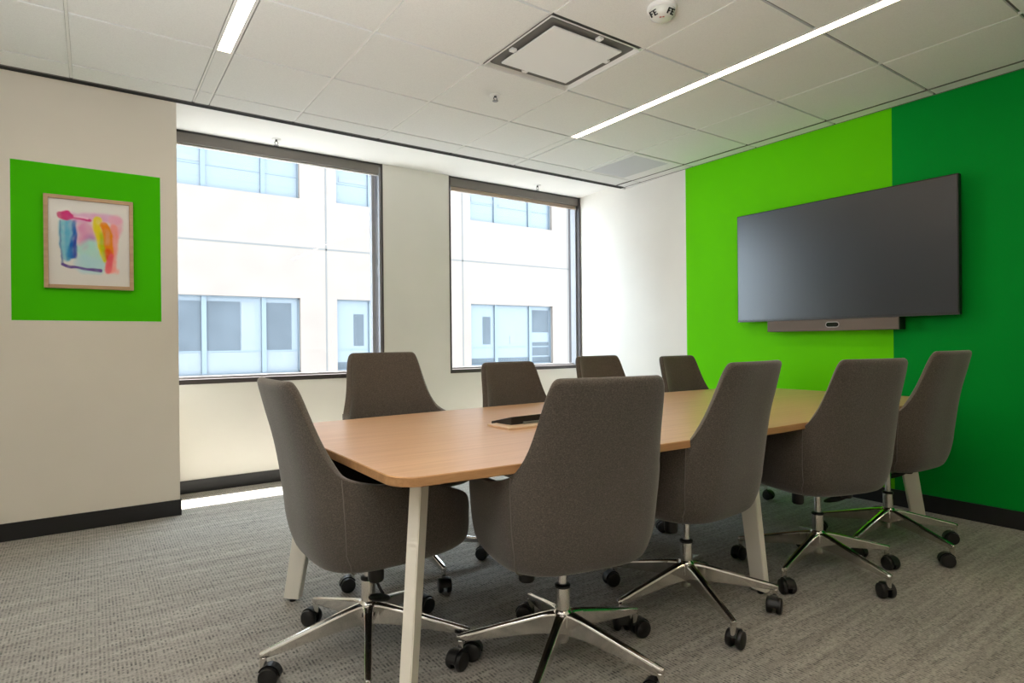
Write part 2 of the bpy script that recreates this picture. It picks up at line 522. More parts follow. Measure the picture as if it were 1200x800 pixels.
# ---------------------------------------------------------------- luminaires
def linear_light(x0, x1, y0, y1, label):
    t = thing('linear_light', label, 'ceiling light', ((x0+x1)/2, (y0+y1)/2, CEIL), group='linear ceiling lights')
    w, h = (x1-x0)/2, (y1-y0)/2
    bm = bmesh.new()
    box(bm, -w-.006, -w, -h, h, -.003, .0118); box(bm, w, w+.014, -h, h, -.003, .0118)
    box(bm, -w-.006, w+.014, h, h+.006, -.003, .0118); box(bm, -w, w, -h, h, .006, .0118)
    obj('housing', bm, M['white_metal'], t)
    bm = bmesh.new(); box(bm, -w, w, -h, h, -.001, .005); obj('diffuser', bm, M['led'], t)
    return t
linear_light(.537, .598, YF+.4, 3.366, 'lit linear ceiling light above the picture wall side, nearer the left window')
linear_light(2.903, 2.957, YF+.4, 3.362, 'long lit linear ceiling light running past the screen wall side of the room')

# supply diffuser with a drop plate
cx, cy = (SUP[0]+SUP[1])/2, (SUP[2]+SUP[3])/2
t = thing('air_diffuser', 'square white air diffuser with floating centre plate in the ceiling', 'ceiling vent', (cx, cy, CEIL))
bm = bmesh.new()
def ring(bm, a, za, b, zb, mi=0, n=6, ra=.02, rb=.02):
    def rr(h, z, r):
        pts = []
        for sx, sy, a0 in ((1, 1, 0), (-1, 1, 90), (-1, -1, 180), (1, -1, 270)):
            for k in range(n+1):
                an = R(a0+90*k/n); pts.append(bm.verts.new((sx*(h-r)+r*math.cos(an), sy*(h-r)+r*math.sin(an), z)))
        return pts
    A, B = rr(a, za, ra), rr(b, zb, rb); m_ = len(A)
    for i in range(m_):
        f = bm.faces.new((A[i], A[(i+1) % m_], B[(i+1) % m_], B[i])); f.smooth = True; f.material_index = mi
H_ = .3
ring(bm, H_, -.004, .292, -.006, ra=.004, rb=.01); ring(bm, .292, -.006, .278, .010, ra=.01, rb=.03)
obj('vent_frame', bm, M['vent_white'], t)
bm = bmesh.new(); ring(bm, .278, .010, .255, .050, ra=.03, rb=.05); ring(bm, .255, .05, .16, .085, ra=.05, rb=.06); ring(bm, .16, .085, .03, .09, rb=.02)
obj('vent_throat', bm, mat('vent throat with painted shade', (.22, .21, .20, 1), .4, .3), t)  # recess shade of the throat is put into this grey
bm = bmesh.new(); box(bm, -.226, .226, -.226, .226, -.006, .004, bev=.003); obj('centre_plate', bm, M['white_metal'], t)
for sx, sy in ((-.244, .09), (.05, -.246), (.244, -.09), (-.05, .246)):
    bm = bmesh.new(); box(bm, sx-.016, sx+.016, sy-.016, sy+.016, .0, .03, bev=.004); obj('plate_bracket', bm, M['white_metal'], t)

# return grille: perforated/ribbed face
cx, cy = (RET[0]+RET[1])/2, (RET[2]+RET[3])/2
t = thing('return_grille', 'flat grey ribbed return air grille in the ceiling near the white wall corner', 'ceiling vent', (cx, cy, CEIL))
bm = bmesh.new()
for a in range(4):
    pass
box(bm, -.296, .296, -.297, -.255, -.002, .012); box(bm, -.296, .296, .272, .297, -.002, .012)
box(bm, -.296, -.245, -.255, .272, -.002, .012); box(bm, .165, .296, -.255, .272, -.002, .012)
obj('vent_frame', bm, M['tile'], t)
bm = bmesh.new()
for k in range(40):
    x = -.242+.41*k/40
    box(bm, x, x+.006, -.255, .272, -.001, .010)
obj('ribbed_face', bm, mat('grille grey', (.62, .63, .66, 1), .5), t)
bm = bmesh.new(); box(bm, -.245, .165, -.255, .272, .008, .02); obj('vent_backing', bm, mat('grille shadow', (.34, .35, .38, 1), .8), t)

# smoke detector / alarm
t = thing('smoke_detector', 'round white ceiling alarm with dark lettering and a red mark', 'smoke detector', (2.125, 1.83, CEIL))
bm = bmesh.new(); lathe(bm, [(0, 0), (.066, 0), (.066, -.012), (.062, -.016), (.058, -.017)], 32); obj('base_ring', bm, M['white_metal'], t)
bm = bmesh.new(); lathe(bm, [(.058, -.014), (.058, -.032), (.052, -.044), (.040, -.052), (.02, -.056), (0, -.057)], 32); obj('cover', bm, mat('alarm lens', (.70, .71, .66, 1), .25), t)
def letters(bm, polys, M_):
    st = len(bm.verts)
    vs = []
    for x0, y0, x1, y1 in polys:
        fs = box(bm, x0, x1, y0, y1, -.001, .001); vs += list({v for f in fs for v in f.verts})
    bmesh.ops.transform(bm, matrix=M_, verts=vs)
F_ = [(0, 0, .004, .022), (0, .018, .014, .022), (0, .009, .011, .013)]
E_ = [(0, 0, .004, .022), (0, .018, .014, .022), (0, .009, .011, .013), (0, 0, .014, .004)]
def shift(p, dx): return [(a+dx, b, c+dx, d) for a, b, c, d in p]
for ang, word in ((178, (F_, E_)), (268, (F_, E_))):
    a_ = R(ang); X_ = Vector((-math.sin(a_), math.cos(a_), 0)); Z_ = Vector((.80*math.cos(a_), .80*math.sin(a_), -.60)); Y_ = Z_.cross(X_)
    P_ = Vector((.0535*math.cos(a_), .0535*math.sin(a_), -.0425))
    bm = bmesh.new()
    Mx = Matrix(((X_.x, Y_.x, Z_.x, P_.x), (X_.y, Y_.y, Z_.y, P_.y), (X_.z, Y_.z, Z_.z, P_.z), (0, 0, 0, 1))) @ Matrix.Diagonal((1.15, 1.15, 2.5, 1))
    for i, l_ in enumerate(word): letters(bm, [(a, b-.011, c, d_-.011) for a, b, c, d_ in shift(l_, -.0165+.018*i)], Mx)
    obj('lettering', bm, M['black'], t)
bm = bmesh.new(); Mx = Matrix.Rotation(R(222), 4, 'Z') @ Matrix.Translation((.022, 0, -.0556)) @ Matrix.Rotation(R(14), 4, 'Y')
letters(bm, [(-.007, -.012, .007, -.002), (-.007, .002, .007, .010)], Mx)
obj('red_mark', bm, mat('red print', (.45, .05, .04, 1), .5), t)

def sprinkler(x, y, z, label, drop):
    t = thing('fire_sprinkler', label, 'sprinkler', (x, y, z), group='fire sprinklers')
    bm = bmesh.new(); lathe(bm, [(.0, 0), (.034, 0), (.034, -.003), (.022, -.007), (.016, -.006), (0, -.006)], 24); obj('escutcheon', bm, M['white_metal'], t)
    bm = bmesh.new(); lathe(bm, [(0, -.004), (.008, -.004), (.008, -drop*.35), (.006, -drop*.4), (0, -drop*.4)], 12)
    for s in (-1, 1):
        tube(bm, [(s*.007, 0, -drop*.35), (s*.013, 0, -drop*.6), (s*.003, 0, -drop*.95)], .0025, 6)
    obj('head', bm, mat('sprinkler metal', (.09, .09, .095, 1), .4, .6), t)
    bm = bmesh.new(); lathe(bm, [(0, -drop), (.017, -drop-.001), (.018, -drop+.001), (.004, -drop+.003), (0, -drop+.003)], 16); obj('deflector', bm, mat('deflector metal', (.22, .22, .23, 1), .35, .8), t)
sprinkler(2.03, 3.055, CEIL, 'small pendent fire sprinkler in the ceiling tile beside the air diffuser', .036)
sprinkler(1.178, 4.825, SOF, 'thin fire sprinkler on the white soffit above the left window', .05)
sprinkler(3.70, 4.815, SOF, 'thin fire sprinkler on the white soffit above the right window', .05)

# ---------------------------------------------------------------- picture
t = thing('framed_picture', 'square wood framed abstract watercolour hanging on the green painted square', 'picture', (-.004, YP, 1.70))
hw, z0, z1 = .2185, -.27, .272
bm = bmesh.new(); fw = .021; dp = -.034
for a in ((-hw, -hw+fw, z0, z1), (hw-fw, hw, z0, z1), (-hw+fw, hw-fw, z1-fw, z1), (-hw+fw, hw-fw, z0, z0+fw)):
    box(bm, a[0], a[1], dp, -.002, a[2], a[3], bev=.0015)
obj('picture_frame', bm, M['frame_wood'], t)
bm = bmesh.new(); box(bm, -hw+fw, hw-fw, -.018, -.004, z0+fw, z1-fw); obj('mount_board', bm, mat('white mount paper', (.80, .77, .74, 1), .7), t)

def artwork():
    # coordinates 0..1 across the painted area (u right, v down), colours as brush strokes
    NX, NY = 120, 140
    def soft(d, w): return max(0, min(1, .5-d/w))
    strokes = [
        # (list of (u,v,halfwidth), colour, strength, softness)
        ([(.10, .06, .06), (.30, .10, .07), (.55, .05, .06), (.80, .05, .06), (.95, .08, .06)], (226, 160, 205), .8, .05),
        ([(.92, .10, .10), (.95, .22, .07), (.90, .35, .05)], (240, 170, 190), .7, .06),
        ([(.07, .20, .07), (.08, .50, .07), (.12, .75, .07)], (120, 195, 215), .85, .04),
        ([(.16, .20, .06), (.14, .45, .05), (.16, .72, .06)], (95, 180, 215), .8, .04),
        ([(.42, .30, .13), (.42, .42, .13), (.38, .55, .08)], (225, 135, 185), .75, .10),
        ([(.50, .45, .08), (.46, .52, .06)], (160, 130, 195), .5, .10),
        ([(.30, .62, .06), (.50, .65, .17), (.52, .80, .17), (.62, .88, .10)], (175, 225, 215), .85, .08),
        ([(.40, .86, .14), (.60, .90, .10)], (185, 222, 232), .7, .08),
        ([(.88, .22, .06), (.90, .45, .05), (.88, .70, .05), (.84, .93, .06)], (250, 150, 140), .8, .04),
        ([(.80, .92, .06), (.92, .97, .04)], (250, 165, 155), .6, .05),
        ([(.62, .10, .06), (.60, .22, .055), (.66, .45, .055), (.70, .65, .045), (.73, .78, .03)], (235, 215, 20), .97, .03),
        ([(.68, .35, .04), (.71, .60, .04), (.74, .80, .02)], (150, 190, 20), .6, .05),
        ([(.72, .18, .05), (.78, .35, .07), (.80, .55, .06), (.82, .68, .05)], (238, 140, 10), .95, .03),
        ([(.78, .64, .05), (.80, .74, .05)], (235, 80, 20), .9, .04),
        ([(.84, .70, .04), (.80, .85, .05), (.79, .95, .045)], (240, 95, 110), .85, .03),
        ([(.02, .06, .05), (.12, .06, .065), (.16, .07, .05)], (205, 15, 110), 1, .02),
        ([(.14, .05, .035), (.26, .09, .025), (.36, .11, .02), (.50, .115, .02)], (205, 20, 120), 1, .02),
        ([(.24, .06, .012), (.36, .085, .01), (.46, .09, .01)], (245, 200, 225), .9, .02),
        ([(.235, .16, .022), (.235, .35, .03), (.22, .55, .05), (.20, .72, .055)], (25, 105, 190), .95, .03),
        ([(.25, .40, .015), (.25, .60, .02), (.25, .75, .02)], (70, 70, 165), .7, .03),
        ([(.15, .60, .02), (.14, .78, .03)], (60, 145, 200), .7, .04),
        ([(.01, .15, .008), (.012, .45, .008), (.025, .75, .012), (.045, .89, .018)], (95, 125, 175), .8, .02),
        ([(.045, .885, .018), (.18, .925, .018), (.38, .945, .018), (.55, .965, .02), (.66, .965, .022)], (110, 85, 155), 1, .015),
    ]
    lin = lambda c: srgb(*c)[:3]
    paper = (.80, .77, .74)
    w, h = .300, .348
    bm = bmesh.new(); lay = bm.verts.layers.float_color.new('paint')
    grid = []
    for j in range(NY+1):
        row = []
        for i in range(NX+1):
            u0, v0 = -.06+1.12*i/NX, -.05+1.1*j/NY
            wx = noise.noise((u0*7, v0*7, 1.3))*.018 + noise.noise((u0*23, v0*23, 4))*.007
            wy = noise.noise((u0*7, v0*7, 7.7))*.018
            u, v = u0+wx, v0+wy
            c = list(paper)
            for pts, colr, st, sf in strokes:
                best = 9
                for (ax, ay, aw), (bx, by, bw) in zip(pts, pts[1:]):
                    dx, dy = bx-ax, by-ay; L2 = dx*dx+dy*dy
                    tt = max(0, min(1, ((u-ax)*dx+(v-ay)*dy)/L2))
                    d = math.hypot(u-ax-dx*tt, v-ay-dy*tt)-(aw+(bw-aw)*tt)*1.22
                    best = min(best, d)
                a = soft(best, sf)*st*(1.0+.32*noise.noise((u*9+st*31, v*9, colr[0]*.1)))
                a = max(0, min(1, a)); cl = lin(colr)
                c = [c[k]*(1-a)+cl[k]*a for k in range(3)]
            vtx = bm.verts.new(((u0-.5)*w, 0, (.5-v0)*h)); vtx[lay] = (*c, 1); row.append(vtx)
        grid.append(row)
    for j in range(NY):
        for i in range(NX):
            bm.faces.new((grid[j][i], grid[j+1][i], grid[j+1][i+1], grid[j][i+1]))
    m = mat('watercolour print', (.8, .8, .8, 1), .8, spec=.05); nt = NT(m)
    ca = nt.n('ShaderNodeVertexColor', layer_name='paint'); nt.l(ca.outputs[0], nt.b.inputs['Base Color'])
    return bm, m
bm, m_art = artwork()
obj('painting', bm, m_art, t, loc=(.004, -.0192, .005))
bm = bmesh.new(); box(bm, -hw+fw, hw-fw, -.026, -.0245, z0+fw, z1-fw); obj('glazing', bm, thin_glass('picture glass', (.985, .985, .985), .008), t)

# ---------------------------------------------------------------- television and camera bar
t = thing('television', 'large black wall-mounted television across the two green wall paints', 'television', (XT, 2.132, 1.6465))
# mesh local: x = depth (negative towards the room), y = width, z = height
tw, th = .742, .4175
bm = bmesh.new(); box(bm, -.098, -.052, -tw, tw, -th, th, bev=.004); obj('housing', bm, M['black'], t)
bm = bmesh.new(); box(bm, -.1002, -.098, -tw+.008, tw-.008, -th+.014, th-.008); obj('screen', bm, M['screen'], t)
bm = bmesh.new(); box(bm, -.0995, -.0975, -tw, tw, -th, -th+.012); box(bm, -.101, -.099, -.06, .06, -th+.001, -th+.008); obj('bottom_bezel', bm, mat('dark grey bezel', (.035, .036, .04, 1), .35), t)
bm = bmesh.new(); box(bm, -.055, 0, -.3, .3, -.2, .2); box(bm, -.06, -.045, -.45, .45, -.3, .3); obj('wall_bracket', bm, M['black'], t)

t = thing('camera_bar', 'grey fabric video camera soundbar mounted below the television', 'soundbar', (XT, 2.168, 1.188))
bm = bmesh.new(); box(bm, -.098, -.01, -.452, .452, -.040, .040, bev=.004); obj('speaker_body', bm, M['bar_cloth'], t)
for sg in (-1, 1):
    bm = bmesh.new(); box(bm, -.094, -.008, *sorted((sg*.4545, sg*.452)), -.039, .039); obj('end_cap', bm, M['black'], t)
def stad(h, r, n=10):
    return [(h*(1 if k <= n else -1)+r*math.cos(R(-90+180*(k if k <= n else k-1)/n)), r*math.sin(R(-90+180*(k if k <= n else k-1)/n))) for k in range(2*n+2)]
def stadium(bm, h, r, x0, x1, cy=0, cz=0):
    pts = stad(h, r); n = len(pts)
    a = [bm.verts.new((x0, cy+p[0], cz+p[1])) for p in pts]; b = [bm.verts.new((x1, cy+p[0], cz+p[1])) for p in pts]
    bm.faces.new(a); bm.faces.new(b[::-1])
    for i in range(n): bm.faces.new((a[i], a[(i+1) % n], b[(i+1) % n], b[i]))
bm = bmesh.new(); stadium(bm, .027, .020, -.1003, -.097, -.035, .002); obj('lens_ring', bm, mat('pale lens ring', (.40, .38, .37, 1), .3, .5), t)
bm = bmesh.new(); stadium(bm, .027, .015, -.1015, -.098, -.035, .002); obj('lens', bm, mat('lens glass', (.006, .006, .007, 1), .1), t)
bm = bmesh.new(); box(bm, -.01, 0, -.25, .25, -.03, .03); box(bm, -.05, -.02, -.10, .10, .038, .043); obj('wall_bracket', bm, M['black'], t)

# ---------------------------------------------------------------- conference table
TX0, TX1, TZ = .648, 4.10, .735
tb = thing('conference_table', 'long light oak boat-shaped conference table with off-white splayed legs', 'table', (2.374, 2.09, 0))
def table_outline(inset=0, n=18):
    hl = (TX1-TX0)/2-inset; pts = []
    hw_ = lambda x: .705-.068*(x/hl)**2-inset
    r = .085
    ends = []
    # near side from left to right
    def corner(cx, cy, a0, a1):
        return [(cx+r*math.cos(R(a0+(a1-a0)*k/6)), cy+r*math.sin(R(a0+(a1-a0)*k/6))) for k in range(7)]
    yb = hw_(hl-r)
    pts += corner(-hl+r, -yb+r, 180, 270)
    pts += [(x, -hw_(x)) for x in [(-hl+r)+(2*hl-2*r)*k/n for k in range(1, n)]]
    pts += corner(hl-r, -yb+r, 270, 360)
    pts += corner(hl-r, yb-r, 0, 90)
    pts += [(x, hw_(x)) for x in [(hl-r)-(2*hl-2*r)*k/n for k in range(1, n)]]
    pts += corner(-hl+r, yb-r, 90, 180)
    return pts
bm = bmesh.new()
P0, P1 = table_outline(), table_outline(.0025)
lv = [(P1, .707), (P0, .7095), (P0, .7325), (P1, TZ)]
rings = [[bm.verts.new((x, y, z)) for x, y in P] for P, z in lv]
n = len(P0)
bm.faces.new(rings[0][::-1]); bm.faces.new(rings[-1])
for k, (a, b) in enumerate(zip(rings, rings[1:])):
    for i in range(n):
        f = bm.faces.new((a[i], a[(i+1) % n], b[(i+1) % n], b[i])); f.material_index = 1; f.smooth = True
obj('tabletop', bm, [M['beech'], M['beech_edge']], tb)
bm = bmesh.new()
for y in (-.40, .40): box(bm, -1.62, 1.62, y-.03, y+.03, .655, .7065)
for x in (-1.6, 0, 1.6): box(bm, x-.03, x+.03, -.44, .44, .67, .7065)
obj('under_frame', bm, M['black'], tb)
def table_leg(x, y, dx, dy, ang):
    # slab leg: wide face along ang, foot moved out by (dx, dy)
    bm = bmesh.new(); c, s = math.cos(ang), math.sin(ang)
    secs = []
    for z, w in ((.706, .092), (.012, .070)):
        tt = (.706-z)/.694; th_ = .034
        px, py = x+dx*tt, y+dy*tt
        sec = []
        for a, b in ((-w/2, -th_/2), (w/2, -th_/2), (w/2, th_/2), (-w/2, th_/2)):
            sec.append(bm.verts.new((px+a*c-b*s, py+a*s+b*c, z)))
        secs.append(sec)
    fs = [bm.faces.new(secs[0]), bm.faces.new(secs[1][::-1])]
    for i in range(4): fs.append(bm.faces.new((secs[0][i], secs[0][(i+1) % 4], secs[1][(i+1) % 4], secs[1][i])))
    bmesh.ops.bevel(bm, geom=bm.edges[:], offset=.003, segments=2, affect='EDGES')
    o = obj('leg', bm, M['leg'], tb)
    bm = bmesh.new(); lathe(bm, [(0, 0), (.013, 0), (.014, .005), (.006, .007), (.005, .02), (0, .02)], 14, Matrix.Translation((x+dx, y+dy, 0)))
    obj('foot_glide', bm, M['black'], o)
for sx, xt, xf in ((-1, -1.588, -1.682), (1, 1.505, 1.570)):
    for sy, yt, yf in ((-1, -.49, -.577), (1, .47, .545)):
        table_leg(xt, yt, xf-xt, yf-yt, sx*sy*R(48))
for sy, yt, yf in ((-1, -.49, -.577), (1, .47, .545)): table_leg(-.02, yt, 0, yf-yt, R(90))

# tabletop hatch: pale tray with a black flip lid
t = thing('tabletop_hatch', 'black flip-up cable hatch lying half open on the table centre', 'cable hatch', (1.59, 2.09, TZ))
bm = bmesh.new(); box(bm, -.215, .215, -.100, .065, .0, .009, bev=.0015); obj('tray', bm, M['pale_wood'], t)
bm = bmesh.new()
pts = [(-.160, -.035), (.190, -.035), (.190, .100), (-.172, .100)]
lo = [bm.verts.new((x, y, .0095 if y < .06 else .0015)) for x, y in pts]
zz = [.043, .047, .016, .013]
hi = [bm.verts.new((x, y, z)) for (x, y), z in zip(pts, zz)]
bm.faces.new(lo[::-1]); bm.faces.new(hi)
for i in range(4): bm.faces.new((lo[i], lo[(i+1) % 4], hi[(i+1) % 4], hi[i]))
bmesh.ops.bevel(bm, geom=bm.edges[:], offset=.002, segments=1, affect='EDGES')
obj('lid', bm, M['black'], t)
bm = bmesh.new(); box(bm, -.10, .03, -.046, -.034, .0095, .019); obj('socket_strip', bm, mat('grey socket strip', (.16, .17, .15, 1), .4), t)

# ---------------------------------------------------------------- chairs
NEXP = 3.4
def seld(phi):
    s, c = math.sin(phi), -math.cos(phi)
    e = 2/NEXP
    return math.copysign(abs(s)**e, s), math.copysign(abs(c)**e, c)
RIM = [(0, 1.0), (50, 1.0), (58, .998), (63, .990), (67, .974), (70, .948), (73, .900), (76, .838), (79, .780), (82, .738), (85, .712), (88, .694), (91, .680), (96, .664), (108, .640), (122, .616), (132, .596), (141, .568), (149, .535), (157, .508), (166, .492), (180, .486)]
WID = [(.46, .268), (.54, .278), (.62, .284), (.68, .286), (.73, .282), (.78, .272), (.85, .264), (.92, .258), (1.0, .250)]
REAR = [(.44, -.232), (.50, -.246), (.60, -.258), (.70, -.271), (.80, -.291), (.90, -.318), (1.0, -.343)]
DEP = [(.50, .262), (.60, .268), (.70, .266), (.80, .252), (.90, .232), (1.0, .205)]
TWIST = [(.55, 1.0), (.62, .96), (.67, .85), (.71, .71), (.76, .63), (.85, .605), (1.0, .605)]
LOW = [(.20, .402), (.48, .394), (.72, .393), (.86, .399), (.94, .413), (.982, .440), (1.0, .480), (1.004, .54)]
FRONT = .335
def shell_point(phi, k, z):
    if abs(phi) < R(95): phi = phi*(1-(1-sinterp(TWIST, z))*max(0, min(1, (R(95)-abs(phi))/R(10))))
    sx, sy = seld(phi)
    W, Dp = sinterp(WID, z), sinterp(DEP, z)
    yc = sinterp(REAR, z)+Dp
    if sy > 0: y = yc + sy*k*(FRONT-yc); W *= 1-.06*sy
    else: y = yc + sy*k*Dp
    return Vector((W*sx*k, y, z))
def make_shell():
    # sample angles evenly along the outline
    dense = [i*PI/2000 for i in range(2001)]; L = [0]
    for a, b in zip(dense, dense[1:]):
        p, q = shell_point(a, 1, .6), shell_point(b, 1, .6); L.append(L[-1]+(q-p).length)
    NH = 58; angs = []
    for i in range(NH+1):
        tgt = L[-1]*i/NH; j = min(range(2001), key=lambda q: abs(L[q]-tgt)); angs.append(dense[j])
    full = [-a for a in angs[::-1][:-1]] + angs[:-1]   # -180 .. <180
    bm = bmesh.new(); cols_ = []
    NV = 18
    for a in full:
        rim = sinterp(RIM, abs(math.degrees(a))); col = []
        for k, z in LOW:
            if rim < .62:
                z = .395+(z-.395)*(rim-.395)/(.62-.395)
            col.append(bm.verts.new(shell_point(a, k, z)))
        zt = .54 if rim >= .62 else .395+.145*(rim-.395)/.225
        for i in range(1, NV+1):
            z = zt+(rim-zt)*i/NV
            col.append(bm.verts.new(shell_point(a, 1, z)))
        cols_.append(col)
    n = len(cols_)
    for i in range(n):
        a, b = cols_[i], cols_[(i+1) % n]
        for j in range(len(a)-1):
            bm.faces.new((a[j], b[j], b[j+1], a[j+1]))
    bm.faces.new([c[0] for c in cols_])
    bmesh.ops.recalc_face_normals(bm, faces=bm.faces[:])
    me = bpy.data.meshes.new('shell'); bm.to_mesh(me); bm.free()
    o = bpy.data.objects.new('shell_tmp', me); C.objects.link(o)
    s = o.modifiers.new('s', 'SOLIDIFY'); s.thickness = .030; s.offset = -1; s.use_even_offset = False
    b = o.modifiers.new('u', 'SUBSURF'); b.levels = 1; b.render_levels = 1
    dg = bpy.context.evaluated_depsgraph_get(); ev = o.evaluated_get(dg)
    me2 = bpy.data.meshes.new_from_object(ev)
    bpy.data.objects.remove(o)
    for p in me2.polygons: p.use_smooth = True
    me2.name = 'shell'
    return me2
shell_me = make_shell()
shell_me.materials.clear(); shell_me.materials.append(M['fabric'])

proto = thing('conference_chair', 'proto', 'chair', (0, 0, 0))
upper = []     # parts that go up and down with the gas lift
o = link('shell', shell_me, None, proto); upper.append(o)
# seat cushion
def cushion():
    bm = bmesh.new(); NA = 48
    prof = [(.0, .452), (.80, .452), (.93, .458), (.985, .475), (1.0, .492), (.985, .508), (.93, .522), (.80, .530), (.4, .534), (0, .535)]
    rings = []
    for k, z in prof:
        ring_ = []
        for i in range(NA):
            a = 2*PI*i/NA; sx, sy = seld(a)
            y = .04+sy*k*(.275 if sy > 0 else .225)
            ring_.append(bm.verts.new((.262*sx*k, y, z)))
        rings.append(ring_ if k else None)
    rr = [r for r in rings if r]
    for a, b in zip(rr, rr[1:]):
        for i in range(NA):
            f = bm.faces.new((a[i], a[(i+1) % NA], b[(i+1) % NA], b[i])); f.smooth = True
    bm.faces.new(rr[0][::-1]); f = bm.faces.new(rr[-1]); f.smooth = True
    return bm
o = obj('seat_cushion', cushion(), M['fabric'], proto); upper.append(o)
def phi_at(z, y):
    lo, hi = R(30), R(100)
    for _ in range(30):
        m_ = (lo+hi)/2
        if shell_point(m_, 1, z).y < y: lo = m_
        else: hi = m_
    return lo
for sg in (-1, 1):
    bm = bmesh.new(); pts = []
    for i in range(24):
        z = .708-(.708-.47)*i/23
        p = shell_point(sg*phi_at(z, -.182+.02*i/23), 1.0, z); p.x += sg*.001; pts.append(p)
    ph = sg*phi_at(.48, -.162)
    for k, z in LOW[::-1][2:6]:
        p = shell_point(ph, k, z); p.z -= .001; pts.append(p)
    tube(bm, pts, .0020, 6)
    o = obj('seam_piping', bm, M['seam'], proto); upper.append(o)
# mechanism under the seat
bm = bmesh.new(); box(bm, -.085, .085, -.09, .11, .380, .400, bev=.006)
o = obj('seat_mechanism', bm, M['black'], proto); upper.append(o)
for s in (-1, 1):
    bm = bmesh.new(); lathe(bm, [(0, .336), (.022, .336), (.026, .342), (.026, .395), (0, .395)], 20, Matrix.Translation((s*.145, -.03, 0)))
    o = obj('tension_knob', bm, M['black'], proto); upper.append(o)
# height lever (paddle on a rod, on the sitter's right)
bm = bmesh.new(); tube(bm, [(.05, .02, .375), (.09, .03, .345), (.135, .045, .285), (.145, .05, .275)], .005, 8)
Mx = Matrix.Translation((.150, .035, .268)) @ Matrix.Rotation(R(-62), 4, 'Z') @ Matrix.Rotation(R(-22), 4, 'Y') @ Matrix.Diagonal((.060, .011, .014, 1))
st = len(bm.verts); bmesh.ops.create_uvsphere(bm, u_segments=16, v_segments=10, radius=1, matrix=Mx)
o = obj('height_lever', bm, M['black'], proto, smooth=True); upper.append(o)
# gas column
bm = bmesh.new(); lathe(bm, [(0, .27), (.0145, .27), (.0145, .40), (0, .40)], 24); o = obj('gas_piston', bm, M['piston'], proto)
bm = bmesh.new(); lathe(bm, [(0, .268), (.0258, .268), (.0265, .270), (.0265, .276), (.022, .279), (0, .279)], 28); o = obj('column_collar', bm, M['black'], proto)
bm = bmesh.new(); lathe(bm, [(0, .085), (.019, .085), (.020, .09), (.020, .135), (.034, .142), (.036, .175), (.031, .188), (.0245, .196), (.0245, .270), (0, .270)], 32); o = obj('base_hub', bm, M['chrome'], proto)
# five legs
def base_leg_mesh():
    bm = bmesh.new(); secs = []
    data = [(.018, .187, .044, .070), (.042, .184, .036, .068), (.075, .177, .031, .062), (.13, .163, .0285, .053), (.20, .145, .0265, .043), (.27, .127, .025, .033), (.325, .113, .0235, .025), (.346, .107, .023, .021), (.358, .1035, .015, .0155)]
    for r, zt, w, d in data:
        # inverted trapezoid: crisp top with a shallow crown
        sec = [(-w*.36, -d), (w*.36, -d), (w*.5, -.007), (w*.42, 0), (0, .0025), (-w*.42, 0), (-w*.5, -.007)]
        secs.append([bm.verts.new((r, a, zt+b)) for a, b in sec])
    m_ = len(secs[0])
    for a, b in zip(secs, secs[1:]):
        for i in range(m_): bm.faces.new((a[i], a[(i+1) % m_], b[(i+1) % m_], b[i]))
    bm.faces.new(secs[0][::-1]); bm.faces.new(secs[-1])
    bmesh.ops.recalc_face_normals(bm, faces=bm.faces[:])
    me = bpy.data.meshes.new('base_leg'); bm.to_mesh(me); bm.free(); return me
def caster_mesh():
    bm = bmesh.new()
    lathe(bm, [(0, .045), (.0105, .045), (.0105, .088), (0, .088)], 14, mi=1)      # chrome stem
    off = -.020
    for s in (-1, 1):
        Mx = Matrix.Translation((off, s*.0185, .0318)) @ Matrix.Rotation(R(90)*s, 4, 'X')
        lathe(bm, [(0, -.0115), (.021, -.0115), (.0295, -.009), (.0318, -.003), (.0318, .004), (.029, .0095), (.019, .0115), (.008, .0095), (0, .0095)], 28, Mx)
    # hood between and above the wheels
    n_ = 10; w = .0065; r_ = .0365
    a0, a1 = 25, 178
    A = []
    for i in range(n_+1):
        an = R(a0+(a1-a0)*i/n_)
        A.append([bm.verts.new((off+rr*math.cos(an), yy, .0318+rr*math.sin(an))) for rr, yy in ((.010, -w), (r_, -w-.008), (r_, w+.008), (.010, w))])
    for a, b in zip(A, A[1:]):
        for i in range(4): 
            f = bm.faces.new((a[i], a[(i+1) % 4], b[(i+1) % 4], b[i]))
    bm.faces.new(A[0]); bm.faces.new(A[-1][::-1])
    bmesh.ops.recalc_face_normals(bm, faces=bm.faces[:])
    me = bpy.data.meshes.new('caster'); bm.to_mesh(me); bm.free(); sharpen(me)
    me.materials.append(M['black']); me.materials.append(M['chrome'])
    return me
leg_me = base_leg_mesh(); leg_me.materials.append(M['chrome'])
cas_me = caster_mesh()
legs = []
for k in range(5):
    o = bpy.data.objects.new('base_leg', leg_me); C.objects.link(o); o.parent = proto; o.rotation_euler = (0, 0, R(72*k))
    b = o.modifiers.new('bev', 'BEVEL'); b.width = .002; b.segments = 2; b.limit_method = 'ANGLE'; b.angle_limit = R(25)
    c_ = bpy.data.objects.new('caster', cas_me); C.objects.link(c_); c_.parent = o; c_.location = (.345, 0, 0)
    legs.append(o)
UP = {o.name for o in upper}
LEG = {o.name: k for k, o in enumerate(legs)}

